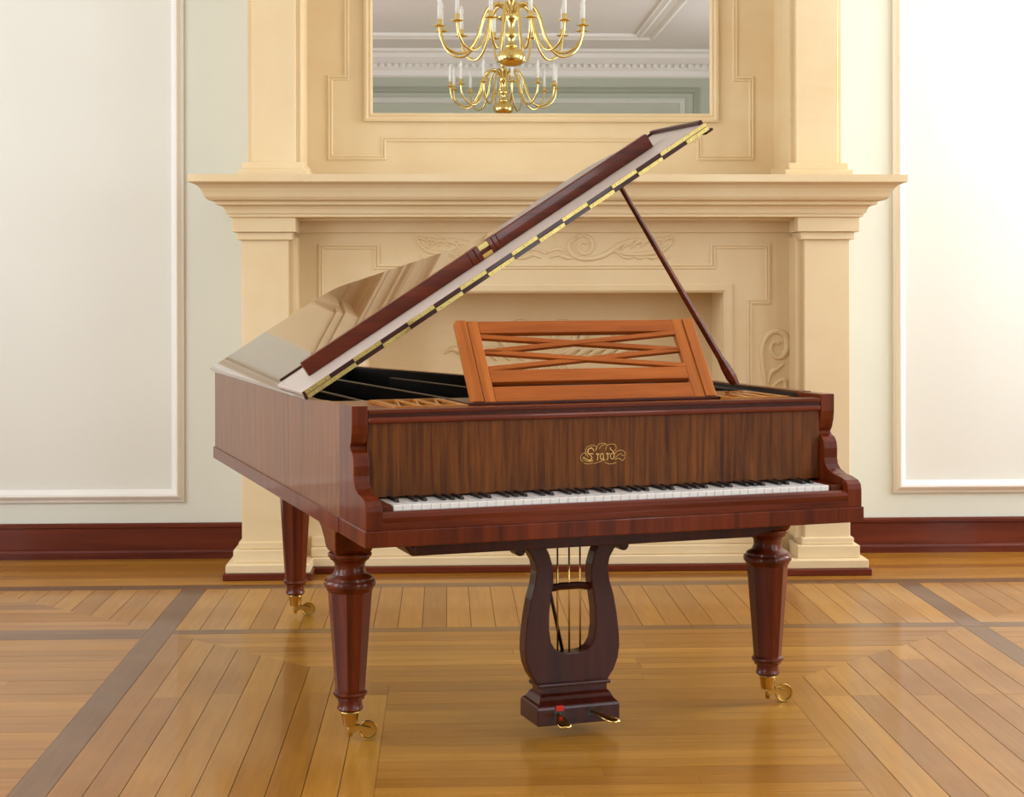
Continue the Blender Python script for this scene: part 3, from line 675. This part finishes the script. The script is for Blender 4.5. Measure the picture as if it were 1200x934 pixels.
# legs
def ring(prof, n, mat, name, parent, ph=0.0, smooth=True, c=(0, 0, 0)):
    return MB().lathe(prof, n, c, ph).build(name, mat, parent, auto=0.7 if smooth else None)
def caster(leg, ax=0.050, ay=-0.010):
    ring([(0.042, 0.0195), (0.046, 0.021), (0.078, 0.0255), (0.081, 0.0275), (0.084, 0.026)], 20, 'brass', 'caster_socket', leg)
    ring([(0.010, 0.004), (0.014, 0.0075), (0.040, 0.0085), (0.043, 0.0085)], 14, 'brass', 'caster_spindle', leg)
    d = Vector((ax, ay, 0)).normalized(); n = Vector((-d.y, d.x, 0)); R = 0.0275; c = Vector((ax, ay, R)); up = Vector((0, 0, 1))
    mb = MB()
    def disc(prof):
        mb.loft([[c + n*o_ + (d*math.cos(2*PI*i/28) + up*math.sin(2*PI*i/28))*r for i in range(28)] for o_, r in prof])
    disc([(-0.003, 0.004), (-0.004, 0.021), (-0.008, 0.0235), (-0.0085, 0.0262), (-0.006, R), (0.006, R), (0.0085, 0.0262), (0.008, 0.0235), (0.004, 0.021), (0.003, 0.004)])
    wh = mb.build('caster_wheel', 'brass', leg, auto=0.7)
    mb = MB(); mb.tube([c - n*0.0125, c + n*0.0125], 0.0038, 10); mb.build('axle_pin', 'brass', wh, auto=0.7)
    mb = MB()
    for sd in (-1, 1):
        q = [up*0.041 - d*0.004, up*0.024 - d*0.004, d*0.012 + up*0.022, d*0.024 + up*0.030, c + d*-0.004 - up*0.008, c + d*0.006 - up*0.007, c + d*0.009, c + d*0.006 + up*0.007, d*0.036 + up*0.041, d*0.02 + up*0.043]
        o_ = n * (0.0095*sd)
        mb.prism([p + o_ for p in q], [p + o_ + n*0.0022*sd for p in q])
    mb.build('caster_fork', 'brass', leg)
for x in (0.068, 1.391):
    lg = bpy.data.objects.new('leg', None); col.objects.link(lg); lg.parent = pn; lg.location = (x, 0.463, 0)
    ring([(0.118, 0.0405), (0.436, 0.0640)], 8, 'mahog', 'leg_shaft', lg, PI/8, False)
    ring([(0.424, 0.062), (0.430, 0.067), (0.438, 0.069), (0.440, 0.0735), (0.450, 0.0745), (0.456, 0.071), (0.457, 0.066), (0.464, 0.065), (0.468, 0.060), (0.474, 0.048), (0.490, 0.0425), (0.504, 0.0435), (0.512, 0.050), (0.516, 0.056), (0.522, 0.058), (0.524, 0.062), (0.531, 0.063), (0.534, 0.060)], 32, 'mahog', 'leg_capital', lg)
    ring([(0.083, 0.028), (0.087, 0.034), (0.092, 0.0375), (0.097, 0.036), (0.101, 0.034), (0.118, 0.034), (0.124, 0.036), (0.128, 0.045), (0.134, 0.0495), (0.140, 0.0485), (0.144, 0.042)], 28, 'mahog', 'leg_collar', lg)
    hb = [(-0.066, 0.118, Z2), (-0.062, 0.092, 0.595), (-0.058, 0.070, 0.565), (-0.056, 0.060, 0.545), (-0.05, 0.052, 0.533)]
    MB().loft([[(-a, -c*0.9, z), (a-0.004, -c*0.9, z), (a-0.004, c, z), (-a, c, z)] for a, c, z in [(-p, q, r) for p, q, r in hb]][::-1]).build('leg_block', 'mahog', lg, bevel=0.003, seg=1)
    caster(lg)
lg = bpy.data.objects.new('leg', None); col.objects.link(lg); lg.parent = pn; lg.location = (0.292, 2.29, 0)
ring([(0.120, 0.039), (Z2+0.004, 0.069)], 8, 'mahog', 'leg_shaft', lg, PI/8, False)
ring([(0.083, 0.028), (0.087, 0.034), (0.092, 0.0375), (0.097, 0.036), (0.101, 0.034), (0.118, 0.034), (0.124, 0.036), (0.128, 0.042), (0.134, 0.046), (0.140, 0.045), (0.144, 0.040)], 28, 'mahog', 'leg_collar', lg)
caster(lg)
# pedal lyre
ly = bpy.data.objects.new('pedal_lyre', None); col.objects.link(ly); ly.parent = pn; ly.location = (0.705, 0.35, 0)
ly.location = (0.696, 0.36, 0)
half = [(0.165, 0.572), (0.165, 0.545), (0.148, 0.540), (0.130, 0.522), (0.116, 0.498), (0.110, 0.468), (0.116, 0.430), (0.128, 0.390), (0.138, 0.335), (0.145, 0.275), (0.146, 0.240), (0.141, 0.205), (0.128, 0.172), (0.108, 0.144)]
half_in = [(0.020, 0.229), (0.036, 0.232), (0.054, 0.242), (0.066, 0.262), (0.072, 0.300), (0.071, 0.350), (0.064, 0.400), (0.058, 0.440), (0.060, 0.480), (0.070, 0.515), (0.085, 0.545), (0.100, 0.572)]
prof = half + [(-x, z) for x, z in half[::-1]] + [(-x, z) for x, z in half_in[::-1]] + half_in
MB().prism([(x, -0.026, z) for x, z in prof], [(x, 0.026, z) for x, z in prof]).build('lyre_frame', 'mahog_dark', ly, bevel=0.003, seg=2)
for s_ in (-1, 1):
    MB().tube([(s_*0.160, y, 0.532) for y in (-0.030, -0.026, 0.026, 0.030)], [0.012, 0.016, 0.016, 0.012], 16).build('volute', 'mahog_dark', ly, auto=0.6)
MB().tube([(-0.062, 0, 0.413), (-0.03, 0, 0.418), (0.03, 0, 0.418), (0.062, 0, 0.413)], 0.011, 8).build('lyre_crossbar', 'mahog_dark', ly, auto=0.7)
MB().box(-0.112, 0.112, -0.042, 0.042, 0.136, 0.146).build('lyre_moulding', 'mahog_dark', ly, bevel=0.003)
MB().box(-0.102, 0.102, -0.034, 0.034, 0.118, 0.136).build('lyre_neck', 'mahog_dark', ly)
rg = lambda a, c, z: [(-a, -c, z), (a, -c, z), (a, c, z), (-a, c, z)]
MB().loft([rg(0.126, 0.074, 0.036), rg(0.126, 0.074, 0.082), rg(0.124, 0.072, 0.090), rg(0.116, 0.064, 0.096), rg(0.112, 0.056, 0.104), rg(0.108, 0.050, 0.113), rg(0.103, 0.042, 0.119)]).build('lyre_base', 'mahog_dark', ly, bevel=0.002, seg=1)
for x in (-0.037, -0.001, 0.033):
    MB().tube([(x, 0, 0.225), (x, 0, 0.585)], 0.0028, 8).build('pedal_rod', 'brass', ly, smooth=True)
MB().tube([(-0.015, 0.02, 0.228), (-0.082, 0.05, 0.58)], 0.0055, 8).build('brace_rod', 'black', ly, smooth=True)
def pedal(x, ang, ln, dz):
    d = Vector((math.sin(ang), -math.cos(ang), dz)); n = Vector((math.cos(ang), math.sin(ang), 0)); b0 = Vector((x, -0.065, 0.068))
    rings = []
    for t, wd, th in ((0, 0.009, 0.006), (0.3, 0.012, 0.006), (0.55, 0.019, 0.006), (0.8, 0.022, 0.007), (0.93, 0.018, 0.006), (1.0, 0.009, 0.003)):
        c = b0 + d*ln*t; up = Vector((0, 0, 1))
        rings.append([c + n*wd*math.cos(a) + up*th*math.sin(a)*(1 if math.sin(a) > 0 else 0.5) for a in [2*PI*i/12 for i in range(12)]])
    return MB().loft(rings).build('pedal', 'brass', ly, smooth=True)
pedal(-0.058, -0.12, 0.085, -0.25); pedal(0.040, 0.40, 0.110, -0.12)
MB().box(-0.070, -0.048, -0.082, -0.070, 0.078, 0.092).build('pedal_felt', 'red', ly, bevel=0.002)
MB().box(0.028, 0.05, -0.0748, -0.070, 0.058, 0.080).build('pedal_slot', 'black', ly)
MB().box(-0.076, -0.042, -0.0748, -0.070, 0.050, 0.078).build('pedal_slot', 'black', ly)

# ------------------------------------------------------------------ brass chandeliers (hang in the room, seen in the mirror)
def chandelier(loc, rz, label):
    # local z = 0 at the bottom of the ball, hung from the ceiling
    t = thing('chandelier', label, 'chandelier', loc, rz, 'chandeliers reflected in the mirror')
    MB().lathe([(0.0, 0.004), (0.004, 0.045), (0.02, 0.085), (0.05, 0.108), (0.085, 0.112), (0.12, 0.095), (0.14, 0.06), (0.15, 0.03)], 32).build('ball', 'chand', t, smooth=True)
    MB().lathe([(0.145, 0.035), (0.16, 0.05), (0.17, 0.035), (0.19, 0.022), (0.23, 0.03), (0.25, 0.055), (0.27, 0.03), (0.30, 0.024), (0.35, 0.028), (0.37, 0.045), (0.40, 0.05), (0.43, 0.035), (0.45, 0.022), (0.52, 0.02), (0.54, 0.05), (0.56, 0.02), (0.60, 0.016), (0.63, 0.035), (0.66, 0.014), (0.70, 0.01)], 20).build('stem', 'chand', t, smooth=True)
    top = HC - loc[2]
    MB().tube([(0, 0, 0.70), (0, 0, top)], 0.008, 8).build('hanging_rod', 'chand', t)
    MB().lathe([(top-0.05, 0.012), (top-0.04, 0.05), (top-0.01, 0.075), (top, 0.075)], 20).build('ceiling_rose', 'chand', t, smooth=True)
    path = smoothp([(0.03, 0, 0.40), (0.07, 0, 0.46), (0.13, 0, 0.485), (0.19, 0, 0.45), (0.235, 0, 0.36), (0.27, 0, 0.24), (0.33, 0, 0.135), (0.41, 0, 0.09), (0.50, 0, 0.12), (0.56, 0, 0.20), (0.575, 0, 0.29)], 5)
    am = MB().tube(path, 0.0105, 8).bm
    me_arm = None
    for k in range(12):
        a = 2*PI*(k+0.5)/12
        if k == 0:
            mb = MB(); mb.bm = am; arm = mb.build('arm', 'chand', t, smooth=True)
            pan = MB().lathe([(0.285, 0.008), (0.292, 0.03), (0.298, 0.052), (0.302, 0.052), (0.300, 0.02), (0.315, 0.017), (0.345, 0.020), (0.35, 0.016)], 16, (0.575, 0, 0)).build('drip_pan', 'chand', arm, smooth=True)
            cn = MB().lathe([(0.348, 0.0155), (0.46, 0.015), (0.470, 0.010), (0.485, 0.017), (0.505, 0.016), (0.535, 0.006), (0.545, 0.001)], 12, (0.575, 0, 0)).build('candle', 'candle', arm, smooth=True)
            arm.rotation_euler = (0, 0, a); a0 = arm
        else:
            c = a0.copy(); col.objects.link(c); c.rotation_euler = (0, 0, a)
            for ch in (pan, cn):
                d = ch.copy(); col.objects.link(d); d.parent = c
    return t
chandelier((0.53, 2.68, 2.985), 0.05, 'brass chandelier with white candles, the larger of two reflections in the mirror')
chandelier((0.64, -2.30, 3.09), 0.14, 'brass chandelier with white candles, the smaller, fainter reflection in the mirror')
